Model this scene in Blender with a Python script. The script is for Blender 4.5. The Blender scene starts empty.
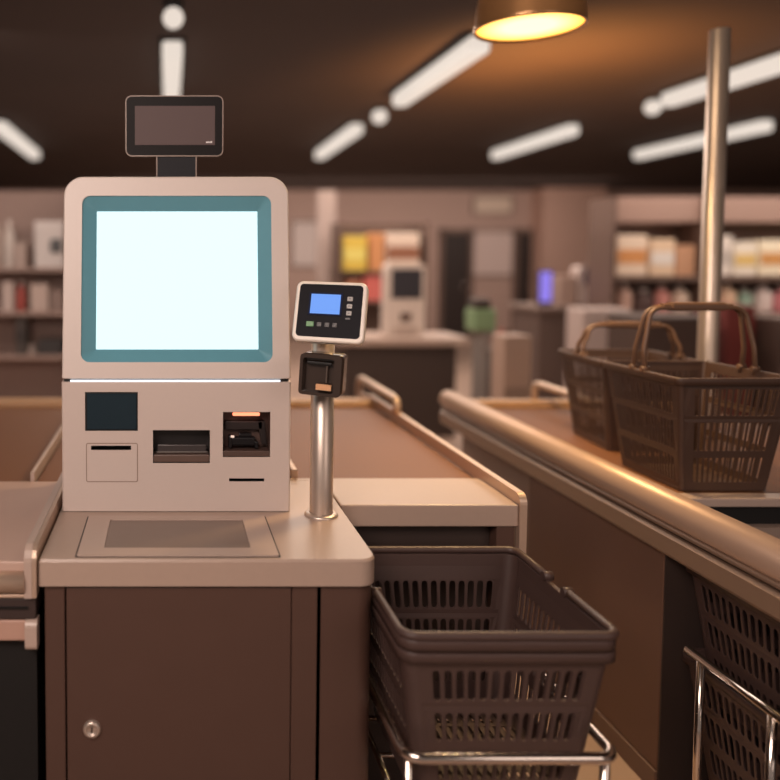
import bpy, bmesh, math, random
from mathutils import Vector, Matrix
random.seed(7)
C = bpy.context.scene.collection
PI = math.pi

# ---------------------------------------------------------------- camera
EYE = 1.6
PITCH = math.radians(3.2)
FPX, CX, CY = 780.0, 168.0, 262 + 780 * math.tan(math.radians(3.2))
cam_d = bpy.data.cameras.new('camera')
cam = bpy.data.objects.new('camera', cam_d)
C.objects.link(cam)
cam.location = (0, 0, EYE)
cam.rotation_euler = (PI / 2 - PITCH, 0, 0)
cam_d.sensor_width = 36
cam_d.lens = 36 * FPX / 780
cam_d.shift_x = (390 - CX) / 780
cam_d.shift_y = -(390 - CY) / 780
cam_d.clip_end = 100
cam_d.dof.use_dof = True
cam_d.dof.focus_distance = 2.12
cam_d.dof.aperture_fstop = .88
bpy.context.scene.camera = cam


def at(px, py, X=None, Y=None, Z=None):
    """photo point -> place in the room, given one known coordinate"""
    c, s = math.cos(PITCH), math.sin(PITCH)
    x, y = (px - CX) / FPX, -(py - CY) / FPX
    v = (x, c + y * s, -s + y * c)
    t = X / v[0] if X is not None else Y / v[1] if Y is not None else (Z - EYE) / v[2]
    return Vector((v[0] * t, v[1] * t, EYE + v[2] * t))


# ---------------------------------------------------------------- materials
def srgb(r, g, b):
    f = lambda c: (c / 12.92 if c <= .04045 else ((c + .055) / 1.055) ** 2.4)
    return (f(r / 255), f(g / 255), f(b / 255), 1)


MATS = {}


def mat(name, rgb, rough=.5, metal=0.0, var=.06, scale=30, bump=0.0, emit=None, estr=0, coat=0, trans=0, alpha=1, stretch=None, spec=.5):
    if name in MATS:
        return MATS[name]
    m = bpy.data.materials.new(name)
    m.use_nodes = True
    nt = m.node_tree
    b = nt.nodes['Principled BSDF']
    col = srgb(*rgb)
    tc = nt.nodes.new('ShaderNodeTexCoord')
    src = tc.outputs['Object']
    if stretch:
        mp = nt.nodes.new('ShaderNodeMapping')
        mp.inputs['Scale'].default_value = stretch
        nt.links.new(src, mp.inputs['Vector'])
        src = mp.outputs['Vector']
    no = nt.nodes.new('ShaderNodeTexNoise')
    no.inputs['Scale'].default_value = scale
    no.inputs['Detail'].default_value = 3
    nt.links.new(src, no.inputs['Vector'])
    mx = nt.nodes.new('ShaderNodeMix')
    mx.data_type = 'RGBA'
    mx.inputs['A'].default_value = tuple(c * (1 - var) for c in col[:3]) + (1,)
    mx.inputs['B'].default_value = tuple(min(1, c * (1 + var)) for c in col[:3]) + (1,)
    nt.links.new(no.outputs['Fac'], mx.inputs['Factor'])
    nt.links.new(mx.outputs['Result'], b.inputs['Base Color'])
    b.inputs['Roughness'].default_value = rough
    b.inputs['Metallic'].default_value = metal
    b.inputs['Coat Weight'].default_value = coat
    b.inputs['Transmission Weight'].default_value = trans
    b.inputs['Alpha'].default_value = alpha
    b.inputs['Specular IOR Level'].default_value = spec
    if bump:
        bp = nt.nodes.new('ShaderNodeBump')
        bp.inputs['Strength'].default_value = bump
        bp.inputs['Distance'].default_value = .002
        nt.links.new(no.outputs['Fac'], bp.inputs['Height'])
        nt.links.new(bp.outputs['Normal'], b.inputs['Normal'])
    if emit:
        b.inputs['Emission Color'].default_value = srgb(*emit)
        b.inputs['Emission Strength'].default_value = estr
    MATS[name] = m
    return m


def glow(name, rgb, strength):
    """linear rgb emission"""
    m = bpy.data.materials.new(name)
    m.use_nodes = True
    nt = m.node_tree
    b = nt.nodes['Principled BSDF']
    b.inputs['Base Color'].default_value = (.02, .02, .02, 1)
    b.inputs['Roughness'].default_value = .6
    b.inputs['Specular IOR Level'].default_value = .1
    b.inputs['Emission Color'].default_value = (*rgb, 1)
    b.inputs['Emission Strength'].default_value = strength
    return m


M_shell = mat('kiosk_shell', (214, 200, 193), .42, var=.015, scale=120, bump=.03)
M_shell_low = mat('kiosk_lower_shell', (206, 190, 182), .45, var=.015, scale=120, bump=.03)
M_top = mat('counter_laminate', (178, 155, 141), .36, var=.03, scale=60)
M_top_edge = mat('counter_edge', (186, 164, 152), .35, var=.02, scale=60)
M_cab = mat('cabinet_brown', (84, 60, 51), .5, var=.05, scale=12)
M_cab_dark = mat('cabinet_dark', (58, 46, 42), .55, var=.05, scale=12)
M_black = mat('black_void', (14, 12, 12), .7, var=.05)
M_slot = mat('slot_black', (8, 8, 9), .5, var=.02)
M_steel = mat('brushed_steel', (206, 190, 178), .36, .72, .05, 40, stretch=(1, 1, .05))
M_steel_h = mat('brushed_steel_rail', (208, 182, 162), .38, .55, .04, 40, stretch=(1, .05, 1))
M_chrome = mat('chrome', (214, 204, 196), .16, 1.0, .02, 20)
M_bump = mat('bumper_grey', (186, 156, 136), .4, .25, .05, 30, stretch=(1, .05, 1))
M_bump_band = mat('bumper_band', (150, 124, 106), .4, .2, .05, 30, stretch=(1, .05, 1))
M_belt = mat('belt_tan', (122, 78, 46), .58, var=.05, scale=200, bump=.05)
M_basket = mat('basket_plastic', (78, 60, 56), .46, var=.05, scale=40, bump=.02)
M_basket_b = mat('basket_plastic_open', (78, 57, 47), .46, var=.05, scale=40, bump=.02)
M_handle = mat('basket_handle', (112, 84, 66), .36, var=.05, scale=40)
M_panel = mat('lane_panel', (112, 82, 68), .5, var=.05, scale=5)
M_white = mat('terminal_white', (238, 226, 214), .35, var=.01)
M_dark_glass = mat('dark_glass', (16, 20, 24), .18, var=.05, coat=.5)
M_bezel = mat('screen_bezel', (96, 150, 165), .4, var=.03)
M_screen = glow('touchscreen_glow', (.86, 1.22, 1.27), 1.0)
M_strip = glow('seam_light', (1.3, 1.3, 1.35), 1.0)
M_blue = glow('blue_lcd', (.17, .37, .95), 1.0)
M_disp = mat('display_frame', (26, 22, 22), .5, var=.03, spec=.15)
M_disp_edge = mat('display_edge', (150, 132, 122), .4, var=.03)
M_disp_lcd = mat('display_lcd', (80, 66, 64), .5, spec=.2, var=.03, emit=(80, 60, 58), estr=.35)
M_led = glow('orange_led', (2.2, .55, .28), 1.0)
M_smoke = mat('smoked_plastic', (62, 50, 44), .18, var=.03, coat=.3)
M_key = mat('key_grey', (176, 170, 166), .4, var=.02, emit=(150, 145, 140), estr=.15)
M_key_dk = mat('key_dim', (92, 90, 92), .4, var=.02)
M_green = mat('key_green', (92, 140, 92), .4, var=.02, emit=(70, 120, 72), estr=.15)
M_paper = mat('receipt_paper', (226, 172, 128), .6, var=.02)
M_scan = mat('scanner_glass', (122, 104, 94), .3, var=.03, coat=.2)
M_floor = mat('floor_tile', (178, 152, 136), .4, var=.06, scale=2)
M_ceil = mat('ceiling_dark', (56, 43, 38), .85, var=.2, scale=1.2)
M_wall = mat('wall_taupe', (188, 160, 148), .8, var=.05, scale=1)
M_walldk = mat('wall_dark_taupe', (118, 96, 86), .8, var=.05, scale=1)


# ---------------------------------------------------------------- mesh builder
class MB:
    def __init__(s):
        s.bm = bmesh.new()

    def face(s, pts):
        return s.bm.faces.new([s.bm.verts.new(p) for p in pts])

    def box(s, x0, x1, y0, y1, z0, z1, bev=0, seg=2):
        r = bmesh.ops.create_cube(s.bm, size=1)
        vs = r['verts']
        for v in vs:
            v.co = Vector(((x0 + x1) / 2 + v.co.x * (x1 - x0), (y0 + y1) / 2 + v.co.y * (y1 - y0), (z0 + z1) / 2 + v.co.z * (z1 - z0)))
        if bev:
            es = list({e for v in vs for e in v.link_edges})
            bmesh.ops.bevel(s.bm, geom=es, offset=bev, segments=seg, profile=.5, affect='EDGES')
        return s

    def tube(s, pts, r, n=12, closed=False, sx=1.0):
        """round tube through pts (sx squashes across)"""
        pts = [Vector(p) for p in pts]
        N = len(pts)
        rings = []
        t0 = None
        for i, p in enumerate(pts):
            a = pts[(i - 1) % N] if (closed or i) else pts[0]
            b = pts[(i + 1) % N] if (closed or i < N - 1) else pts[-1]
            t = (b - a).normalized()
            if t0 is None:
                ref = Vector((0, 0, 1)) if abs(t.z) < .9 else Vector((0, 1, 0))
                u = t.cross(ref).normalized()
            else:
                u = (u - t * u.dot(t)).normalized()
            w = t.cross(u)
            t0 = t
            rr = r[i] if isinstance(r, (list, tuple)) else r
            rings.append([s.bm.verts.new(p + (u * math.cos(2 * PI * k / n) * sx + w * math.sin(2 * PI * k / n)) * rr) for k in range(n)])
        for i in range(N if closed else N - 1):
            A, B = rings[i], rings[(i + 1) % N]
            for k in range(n):
                f = s.bm.faces.new((A[k], A[(k + 1) % n], B[(k + 1) % n], B[k]))
                f.smooth = True
        if not closed:
            s.bm.faces.new(rings[0][::-1])
            s.bm.faces.new(rings[-1])
        return s

    def lathe(s, prof, cx=0, cy=0, n=28, smooth=True):
        """prof: list of (radius, z)"""
        rings = []
        for r, z in prof:
            rings.append([s.bm.verts.new((cx + r * math.cos(2 * PI * k / n), cy + r * math.sin(2 * PI * k / n), z)) for k in range(n)] if r > 1e-6 else [s.bm.verts.new((cx, cy, z))])
        for A, B in zip(rings, rings[1:]):
            for k in range(n):
                k2 = (k + 1) % n
                q = [A[k], A[k2], B[k2], B[k]] if len(A) > 1 and len(B) > 1 else [A[k], A[k2], B[0]] if len(A) > 1 else [A[0], B[k2], B[k]] if len(B) > 1 else None
                if q:
                    f = s.bm.faces.new(q)
                    f.smooth = smooth
        return s

    def prism(s, contour, axis, a0, a1, smooth=False, caps=True):
        """extrude a 2D contour; axis 'x': contour (y,z); 'y': (x,z); 'z': (x,y)"""
        mk = {'x': lambda p, a: (a, p[0], p[1]), 'y': lambda p, a: (p[0], a, p[1]), 'z': lambda p, a: (p[0], p[1], a)}[axis]
        A = [s.bm.verts.new(mk(p, a0)) for p in contour]
        B = [s.bm.verts.new(mk(p, a1)) for p in contour]
        n = len(A)
        for k in range(n):
            f = s.bm.faces.new((A[k], A[(k + 1) % n], B[(k + 1) % n], B[k]))
            f.smooth = smooth
        if caps:
            s.bm.faces.new(A[::-1])
            s.bm.faces.new(B)
        return s

    def bridge(s, A, B, smooth=False):
        A = [s.bm.verts.new(p) for p in A]
        B = [s.bm.verts.new(p) for p in B]
        n = len(A)
        for k in range(n):
            f = s.bm.faces.new((A[k], A[(k + 1) % n], B[(k + 1) % n], B[k]))
            f.smooth = smooth
        return A, B

    def holed(s, x0, x1, z0, z1, holes, y):
        """a flat panel at depth y with rectangular openings"""
        xs = sorted({x0, x1, *[h[0] for h in holes], *[h[1] for h in holes]})
        zs = sorted({z0, z1, *[h[2] for h in holes], *[h[3] for h in holes]})
        for a, b in zip(xs, xs[1:]):
            for c, d in zip(zs, zs[1:]):
                mx, mz = (a + b) / 2, (c + d) / 2
                if any(h[0] < mx < h[1] and h[2] < mz < h[3] for h in holes):
                    continue
                s.face([(a, y, c), (b, y, c), (b, y, d), (a, y, d)])
        return s

    def recess(s, x0, x1, z0, z1, y, depth):
        """five inner faces of a box-shaped hollow going back from y"""
        Y = y + depth
        s.face([(x0, Y, z0), (x1, Y, z0), (x1, Y, z1), (x0, Y, z1)])
        s.face([(x0, y, z0), (x1, y, z0), (x1, Y, z0), (x0, Y, z0)])
        s.face([(x0, y, z1), (x0, Y, z1), (x1, Y, z1), (x1, y, z1)])
        s.face([(x0, y, z0), (x0, Y, z0), (x0, Y, z1), (x0, y, z1)])
        s.face([(x1, y, z0), (x1, y, z1), (x1, Y, z1), (x1, Y, z0)])
        return s

    def build(s, name, m, parent=None, loc=None, fix=True):
        if fix:
            bmesh.ops.remove_doubles(s.bm, verts=s.bm.verts, dist=1e-5)
            bmesh.ops.recalc_face_normals(s.bm, faces=s.bm.faces)
        off = Vector((0, 0, 0))
        p = parent
        while p is not None:
            off += p.location
            p = p.parent
        if loc is not None:
            off += Vector(loc)
        bmesh.ops.translate(s.bm, verts=s.bm.verts, vec=-off)
        me = bpy.data.meshes.new(name)
        s.bm.to_mesh(me)
        s.bm.free()
        me.materials.append(m)
        o = bpy.data.objects.new(name, me)
        C.objects.link(o)
        if parent is not None:
            o.parent = parent
        elif loc is not None:
            o.location = loc
        return o


def rrect(x0, x1, y0, y1, r, n=5):
    """rounded rectangle; r may be one radius or four (x1y1, x0y1, x0y0, x1y0)"""
    rs = r if isinstance(r, (tuple, list)) else (r,) * 4
    out = []
    for (cx, cy, a0), rr in zip(((x1, y1, 0), (x0, y1, 90), (x0, y0, 180), (x1, y0, 270)), rs):
        sx = -1 if cx == x1 else 1
        sy = -1 if cy == y1 else 1
        for k in range(n + 1):
            a = math.radians(a0 + 90 * k / n)
            out.append((cx + sx * rr + rr * math.cos(a), cy + sy * rr + rr * math.sin(a)))
    return out


def tag(o, label, cat, group=None, kind=None):
    o['label'] = label
    o['category'] = cat
    if group:
        o['group'] = group
    if kind:
        o['kind'] = kind
    return o


def thing(name, label, cat, loc=(0, 0, 0), group=None):
    o = bpy.data.objects.new(name, None)
    C.objects.link(o)
    o.location = loc
    o.empty_display_size = .1
    return tag(o, label, cat, group)


def struct(o):
    o['kind'] = 'structure'
    return o


def dup(root, loc=None, rz=None, label=None, group=None):
    def cp(o, par):
        c = o.copy()
        C.objects.link(c)
        if par is not None:
            c.parent = par
        for ch in list(o.children):
            cp(ch, c)
        return c
    r = cp(root, None)
    if loc is not None:
        r.location = loc
    if rz is not None:
        r.rotation_euler = (0, 0, rz)
    if label:
        r['label'] = label
    if group:
        r['group'] = group
    return r


def B(*a, **k):
    return MB().box(*a, **k)


# ---------------------------------------------------------------- setting
WX0, WX1, WY1, CZ = -6.0, 15.0, 16.4, 3.1
struct(B(WX0, WX1, -3, WY1, -.1, 0).build('floor', M_floor))
struct(B(WX0, WX1, -3, WY1, CZ, CZ + .1).build('ceiling', M_ceil))
struct(B(WX0, WX1, WY1, WY1 + .1, 0, CZ).build('wall_back', M_wall))
struct(B(WX0 - .1, WX0, -3, WY1, 0, CZ).build('wall_left', M_wall))
struct(B(WX1, WX1 + .1, -3, WY1, 0, CZ).build('wall_right', M_wall))
struct(B(WX0, WX1, WY1 - .03, WY1, 0, .12).build('baseboard_back', M_walldk))


def doorway(name, px0, px1, ztop):
    a, b = at(px0, 300, Y=WY1 - .02), at(px1, 300, Y=WY1 - .02)
    d = struct(B(a.x, b.x, WY1 - .04, WY1 - .005, 0, ztop).build(name, mat('door_dark', (50, 38, 34), .6)))
    m = MB()
    m.box(a.x - .09, a.x, WY1 - .06, WY1 - .002, 0, ztop + .09)
    m.box(b.x, b.x + .09, WY1 - .06, WY1 - .002, 0, ztop + .09)
    m.box(a.x - .09, b.x + .09, WY1 - .06, WY1 - .002, ztop, ztop + .09)
    m.build('door_frame', M_walldk, d)
    k = MB()
    k.tube([(b.x - .12, WY1 - .09, 1.0), (b.x - .12, WY1 - .09, 1.2)], .012)
    k.build('door_handle', M_chrome, d)


doorway('door_1', 442, 468, 2.2)
doorway('door_2', 516, 534, 2.2)
# pale pillar and a wide wall pier
a, b = at(541, 300, Y=15.9), at(604, 300, Y=15.9)
struct(B(a.x, b.x, 15.9, WY1, 0, CZ).build('trim_1', mat('pier_paint', (200, 164, 148), .8)))

# ---------------------------------------------------------------- kiosk counter
TOP = .90
KC = thing('checkout_counter', 'taupe topped kiosk counter with dark brown locked cabinet under the self checkout', 'counter', (.09, 2.12, 0))
cx0, cx1, cy0, cy1 = -.306, .496, 1.80, 2.47
con = rrect(cx0, cx1, cy0, cy1, (.01, .01, .006, .045), 12)
m = MB()
con_t = rrect(cx0 + .004, cx1 - .004, cy0 + .004, cy1 - .004, (.01, .01, .004, .041), 12)
A0, A1 = m.bridge([(x, y, TOP - .064) for x, y in con], [(x, y, TOP - .006) for x, y in con])
B0, B1 = m.bridge([(x, y, TOP - .006) for x, y in con], [(x, y, TOP) for x, y in con_t])
m.bm.faces.new(B1)
m.bm.faces.new(A0[::-1])
m.build('countertop', M_top, KC)
ci0, ci1 = cx0 + .012, cx1 - .004
B(ci0 + .05, ci1 - .01, cy0 + .035, cy1 - .01, .08, TOP - .064).build('cabinet_body', M_cab_dark, KC)
B(ci0, ci0 + .048, cy0 + .015, cy1 - .01, .0, TOP - .066, bev=.003).build('side_panel', M_cab, KC)
B(.295, ci1 - .125, cy0 + .015, cy0 + .05, .0, TOP - .066, bev=.003).build('front_stile', M_cab, KC)
MB().prism(rrect(.352, ci1, cy0 + .015, cy1 - .01, (.005, .005, .003, .042), 10), 'z', 0, TOP - .066).build('side_panel', M_cab, KC)
B(ci0 + .05, .36, cy0 + .05, cy0 + .07, 0, .08).build('plinth', M_cab_dark, KC)
door = B(ci0 + .052, .293, cy0 + .013, cy0 + .033, .09, TOP - .073, bev=.002).build('door', M_cab, KC)
lp = at(92, 729, Y=cy0 + .01)
m = MB()
prof = [(0, 0), (.010, 0), (.012, .002), (.013, .004), (.016, .004), (.020, .002), (.0215, -.002), (.0215, -.012)]
m.lathe([(r, z) for r, z in prof], n=24)
bmesh.ops.rotate(m.bm, verts=m.bm.verts, matrix=Matrix.Rotation(PI / 2, 3, 'X'))
bmesh.ops.translate(m.bm, verts=m.bm.verts, vec=(lp.x, lp.y - .004, lp.z))
lock = m.build('lock', M_steel, door)
B(lp.x - .0016, lp.x + .0016, lp.y - .0055, lp.y - .003, lp.z - .006, lp.z + .006).build('keyhole', M_slot, lock)

# scanner plate set into the counter
SC = thing('scanner_scale', 'flat scanner scale plate with recessed brown glass set in front of the kiosk', 'scanner', (.024, 1.96, TOP))
m = MB()
o_ = rrect(-.217, .264, 1.818, 2.108, .004, 3)
i_ = rrect(-.156, .202, 1.866, 2.076, .004, 3)
m.bridge([(x, y, TOP + .0045) for x, y in o_], [(x, y, TOP + .0045) for x, y in i_])
m.bridge([(x, y, TOP + .0045) for x, y in o_], [(x, y, TOP + .0005) for x, y in o_])
m.bridge([(x, y, TOP + .0045) for x, y in i_], [(x, y, TOP + .0012) for x, y in i_])
m.build('plate', M_top_edge, SC)
m = MB()
m.bm.faces.new([m.bm.verts.new((x, y, TOP + .0014)) for x, y in i_])
m.build('scan_glass', M_scan, SC)
m = MB()
g = rrect(-.2215, .2685, 1.8135, 2.1125, .005, 3)
m.bridge([(x, y, TOP + .0006) for x, y in g], [(x, y, TOP + .0006) for x, y in o_])
m.build('seam', M_slot, SC)

# ---------------------------------------------------------------- self checkout kiosk
KY = 2.152
KX0, KX1 = -.296, .342
ZS = 1.273                       # seam between lower body and screen head
K = thing('self_checkout_kiosk', 'pale self checkout kiosk with glowing blank screen standing on the taupe counter', 'kiosk', ((KX0 + KX1) / 2, 2.3, TOP))
H_disp = (-.231, -.084, 1.130, 1.239)
H_cash = (-.042, .117, 1.039, 1.132)
H_card = (.153, .285, 1.056, 1.183)
H_slot = (-.215, -.103, 1.076, 1.088)
H_coin = (.171, .269, .987, .9955)
m = MB()
m.holed(KX0 + .004, KX1 - .004, TOP + .002, ZS - .006, [H_disp, H_cash, H_card, H_slot, H_coin], KY)
bx0, bx1, by1 = KX0, KX1, 2.43
for p in ([(KX0 + .004, KY, TOP + .002), (KX0, KY + .004, TOP + .002), (KX0, KY + .004, ZS - .006), (KX0 + .004, KY, ZS - .006)],
          [(KX1 - .004, KY, TOP + .002), (KX1 - .004, KY, ZS - .006), (KX1, KY + .004, ZS - .006), (KX1, KY + .004, TOP + .002)],
          [(KX0, KY + .004, TOP + .002), (KX0, by1, TOP + .002), (KX0, by1, ZS - .006), (KX0, KY + .004, ZS - .006)],
          [(KX1, KY + .004, TOP + .002), (KX1, KY + .004, ZS - .006), (KX1, by1, ZS - .006), (KX1, by1, TOP + .002)],
          [(KX0, by1, TOP + .002), (KX1, by1, TOP + .002), (KX1, by1, ZS - .006), (KX0, by1, ZS - .006)],
          [(KX0 + .004, KY, ZS - .006), (KX1 - .004, KY, ZS - .006), (KX1, KY + .004, ZS - .006), (KX1, by1, ZS - .006), (KX0, by1, ZS - .006), (KX0, KY + .004, ZS - .006)]):
    m.face(p)
m.build('lower_body', M_shell_low, K)
B(KX0 + .006, KX1 - .006, KY + .006, by1 - .006, TOP, TOP + .005).build('base_gasket', M_slot, K)
# little dark screen
m = MB().recess(*H_disp, KY, .006)
d = m.build('status_display', M_slot, K)
B(H_disp[0] + .005, H_disp[1] - .004, KY + .002, KY + .0058, H_disp[2] + .004, H_disp[3] - .005).build('display_glass', mat('teal_dark_glass', (26, 44, 54), .2, coat=.2), d)
# receipt printer door: a raised outline with a slot
m = MB()
o_ = rrect(-.229, -.084, .985, 1.096, .006, 4)
i_ = rrect(-.2265, -.0865, .9875, 1.0935, .004, 4)
m.bridge([(x, KY - .0006, z) for x, z in o_], [(x, KY - .0006, z) for x, z in i_])
pr = m.build('receipt_door', mat('door_seam', (150, 128, 116), .5), K)
MB().recess(*H_slot, KY, .03).build('receipt_slot', M_slot, pr)
# cash tray
m = MB().recess(*H_cash, KY, .055)
ct = m.build('cash_tray', mat('tray_dark', (46, 42, 42), .35), K)
B(H_cash[0] + .012, H_cash[1] - .008, KY + .018, KY + .030, H_cash[2] + .024, H_cash[2] + .048, bev=.003).build('cash_flap', mat('flap_dark', (66, 60, 60), .25), ct)
B(H_cash[0] + .001, H_cash[1] - .001, KY + .002, KY + .05, H_cash[2] + .001, H_cash[2] + .023, bev=.003).build('tray_lip', mat('tray_lip', (98, 78, 70), .4), ct)
B(H_cash[0] + .010, H_cash[1] - .006, KY + .016, KY + .0185, H_cash[2] + .0255, H_cash[2] + .029).build('flap_edge', mat('flap_edge', (120, 112, 108), .3), ct)
# card reader
m = MB().recess(*H_card, KY, .06)
cr = m.build('card_reader', mat('reader_recess', (92, 72, 66), .35), K)
B(.181, .256, KY + .004, KY + .014, 1.171, 1.1795, bev=.002).build('reader_led', M_led, cr)
B(H_card[0] + .001, H_card[1] - .001, KY + .0015, KY + .058, H_card[2] + .001, H_card[2] + .017, bev=.002).build('reader_sill', mat('reader_sill', (84, 66, 60), .4), cr)
m = MB()
m.box(H_card[0] + .008, H_card[1] - .016, KY + .035, KY + .055, 1.125, 1.150, bev=.003)
m.prism([(H_card[1] - .03, 1.15), (H_card[1] - .012, 1.15), (H_card[1] - .006, 1.085), (H_card[1] - .02, 1.085)], 'y', KY + .035, KY + .055)
m.build('reader_shroud', mat('reader_dark', (40, 34, 34), .3), cr)
m = MB()
m.box(.178, .246, KY + .016, KY + .04, 1.083, 1.108, bev=.005)
m.box(.170, .180, KY + .014, KY + .04, 1.076, 1.112, bev=.003)
m.box(.243, .254, KY + .014, KY + .04, 1.076, 1.096, bev=.003)
m.box(.200, .236, KY + .02, KY + .04, 1.108, 1.118, bev=.002)
m.build('reader_throat', mat('throat_black', (20, 19, 22), .25), cr)
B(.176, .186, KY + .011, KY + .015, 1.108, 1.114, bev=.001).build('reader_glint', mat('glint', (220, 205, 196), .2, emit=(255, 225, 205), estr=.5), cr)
MB().recess(*H_coin, KY, .03).build('card_slot', M_slot, K)

# screen head: leans back a little; made upright about its foot, then tilted
TILT = math.radians(-7.5)


def tilt(m):
    bmesh.ops.rotate(m.bm, verts=m.bm.verts, cent=(0, KY, ZS), matrix=Matrix.Rotation(TILT, 3, 'X'))
    return m


HT = 1.847
hx0, hx1 = KX0 + .001, KX1 - .001
out0 = rrect(hx0, hx1, ZS + .003, HT, (.055, .055, .004, .004), 8)
out1 = rrect(hx0 + .004, hx1 - .004, ZS + .005, HT - .004, (.051, .051, .004, .004), 8)
hole = rrect(-.243, .292, 1.322, 1.792, .024, 8)
m = MB()
m.bridge([(x, KY, z) for x, z in out1], [(x, KY, z) for x, z in hole])
m.bridge([(x, KY, z) for x, z in out1], [(x, KY + .004, z) for x, z in out0], True)
m.bridge([(x, KY + .004, z) for x, z in out0], [(x, KY + .12, z) for x, z in out0], True)
m.bm.faces.new([m.bm.verts.new((x, KY + .12, z)) for x, z in out0])
m.bridge([(x, KY, z) for x, z in hole], [(x, KY + .006, z) for x, z in hole], True)
head = tilt(m).build('screen_head', M_shell, K)
scr = rrect(-.2035, .2555, 1.358, 1.7525, .001, 8)
m = MB()
m.bridge([(x, KY + .006, z) for x, z in hole], [(x, KY + .030, z) for x, z in scr])
bez = tilt(m).build('screen_bezel', M_bezel, head)
m = MB()
m.bm.faces.new([m.bm.verts.new((x, KY + .030, z)) for x, z in scr])
tilt(m).build('touchscreen', M_screen, head)
# glowing seam
B(KX0 + .024, KX1 - .030, KY - .001, KY + .01, ZS - .0055, ZS - .0005).build('light_strip', M_strip, K)
B(KX0 + .006, KX1 - .006, KY + .006, KY + .2, ZS - .004, ZS + .006).build('seam_gasket', M_slot, K)
# customer display on its neck
DY = 2.26
m = MB()
p0, p1 = at(157, 180, Y=DY), at(196, 180, Y=DY)
nz1 = at(160, 150, Y=DY).z
B(p0.x, p1.x, DY + .004, DY + .03, 1.80, nz1, bev=.002).build('display_neck', mat('neck_dark', (38, 38, 42), .5, spec=.15), K)
for nx in (p0.x - .002, p1.x - .001):
    B(nx, nx + .003, DY + .002, DY + .03, 1.80, nz1).build('neck_edge', M_disp_edge, K)
q0, q1 = at(125.5, 156.5, Y=DY), at(223.5, 95.5, Y=DY)
o_ = rrect(q0.x, q1.x, q0.z, q1.z, .018, 6)
i_ = rrect(q0.x + .003, q1.x - .003, q0.z + .003, q1.z - .003, .0155, 6)
m = MB()
m.prism(o_, 'y', DY, DY + .022, True)
cd = m.build('customer_display', M_disp, K)
m = MB()
m.bridge([(x, DY - .001, z) for x, z in o_], [(x, DY - .001, z) for x, z in i_])
m.build('display_rim', M_disp_edge, cd)
s0, s1 = at(135, 145, Y=DY), at(215, 106, Y=DY)
B(s0.x, s1.x, DY - .0015, DY + .001, s0.z, s1.z).build('display_screen', M_disp_lcd, cd)
m = MB()
lx = at(206, 143, Y=DY)
for k, (w, h) in enumerate(((.004, .0035), (.003, .0045), (.0035, .0035), (.003, .005))):
    m.box(lx.x + k * .0047, lx.x + k * .0047 + w, DY - .0025, DY - .001, lx.z, lx.z + h)
m.build('display_mark', mat('mark_white', (210, 200, 196), .5, emit=(200, 190, 186), estr=.4), cd)

# ---------------------------------------------------------------- payment terminal on a steel pole
PX, PY = .424, 2.125
T = thing('payment_terminal', 'small white card terminal with blue screen on a steel pole beside the kiosk', 'terminal', (PX, PY, TOP))
MB().lathe([(.0315, TOP), (.0315, 1.50), (0, 1.50)], PX, PY, 32).build('pole', M_steel, T)
MB().lathe([(.046, TOP), (.046, TOP + .004), (.041, TOP + .008), (.033, TOP + .009)], PX, PY, 32).build('pole_flange', M_steel, T)
# head: a square pad tipped back, turned and rolled a touch
hc = at(329.5, 311.5, Y=2.06)
R_head = Matrix.Translation(hc) @ Matrix.Rotation(math.radians(-21), 4, 'Z') @ Matrix.Rotation(math.radians(-19), 4, 'X') @ Matrix.Rotation(math.radians(1.5), 4, 'Y')


def head_part(m, name, mt, parent):
    bmesh.ops.transform(m.bm, matrix=R_head, verts=m.bm.verts)
    return m.build(name, mt, parent)


hw, hh = .094, .083
m = MB()
o0 = rrect(-hw, hw, -hh, hh, .018, 6)
o1 = rrect(-hw + .004, hw - .004, -hh + .004, hh - .004, .015, 6)
m.bridge([(x, .004, z) for x, z in o0], [(x, 0, z) for x, z in o1], True)
m.bm.faces.new([m.bm.verts.new((x, 0, z)) for x, z in o1])
m.bridge([(x, .004, z) for x, z in o0], [(x, .026, z) for x, z in o0], True)
m.bridge([(x, .026, z) for x, z in o0], [(x, .034, z * .9) for x, z in rrect(-hw + .01, hw - .01, -hh + .01, hh - .01, .015, 6)], True)
m.bm.faces.new([m.bm.verts.new((x, .034, z * .9)) for x, z in rrect(-hw + .01, hw - .01, -hh + .01, hh - .01, .015, 6)])
th_ = head_part(m, 'terminal_housing', M_white, T)
m = MB().prism(rrect(-hw + .010, hw - .011, -hh + .012, hh - .009, .010, 5), 'y', -.0015, .002)
fp = head_part(m, 'face_plate', mat('face_plate', (24, 23, 29), .5, spec=.1), th_)
head_part(MB().box(-.056, .032, -.004, -.001, -.012, .050), 'lcd_surround', mat('lcd_navy', (18, 26, 60), .5, spec=.1), fp)
head_part(MB().box(-.051, .027, -.0045, -.002, -.008, .046), 'lcd', M_blue, fp)
for z in (.036, .016, -.003):
    k = head_part(MB().box(.044, .058, -.004, -.001, z - .006, z + .006, bev=.002), 'key', M_key, fp)
    head_part(MB().box(.048, .054, -.0046, -.0038, z - .0012, z + .0012), 'key_mark', M_key_dk, k)
head_part(MB().box(.043, .055, -.003, -.001, -.020, -.016), 'key_mark', M_key_dk, fp)
head_part(MB().box(-.058, -.038, -.004, -.001, -.044, -.030, bev=.001), 'green_key', M_green, fp)
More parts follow.
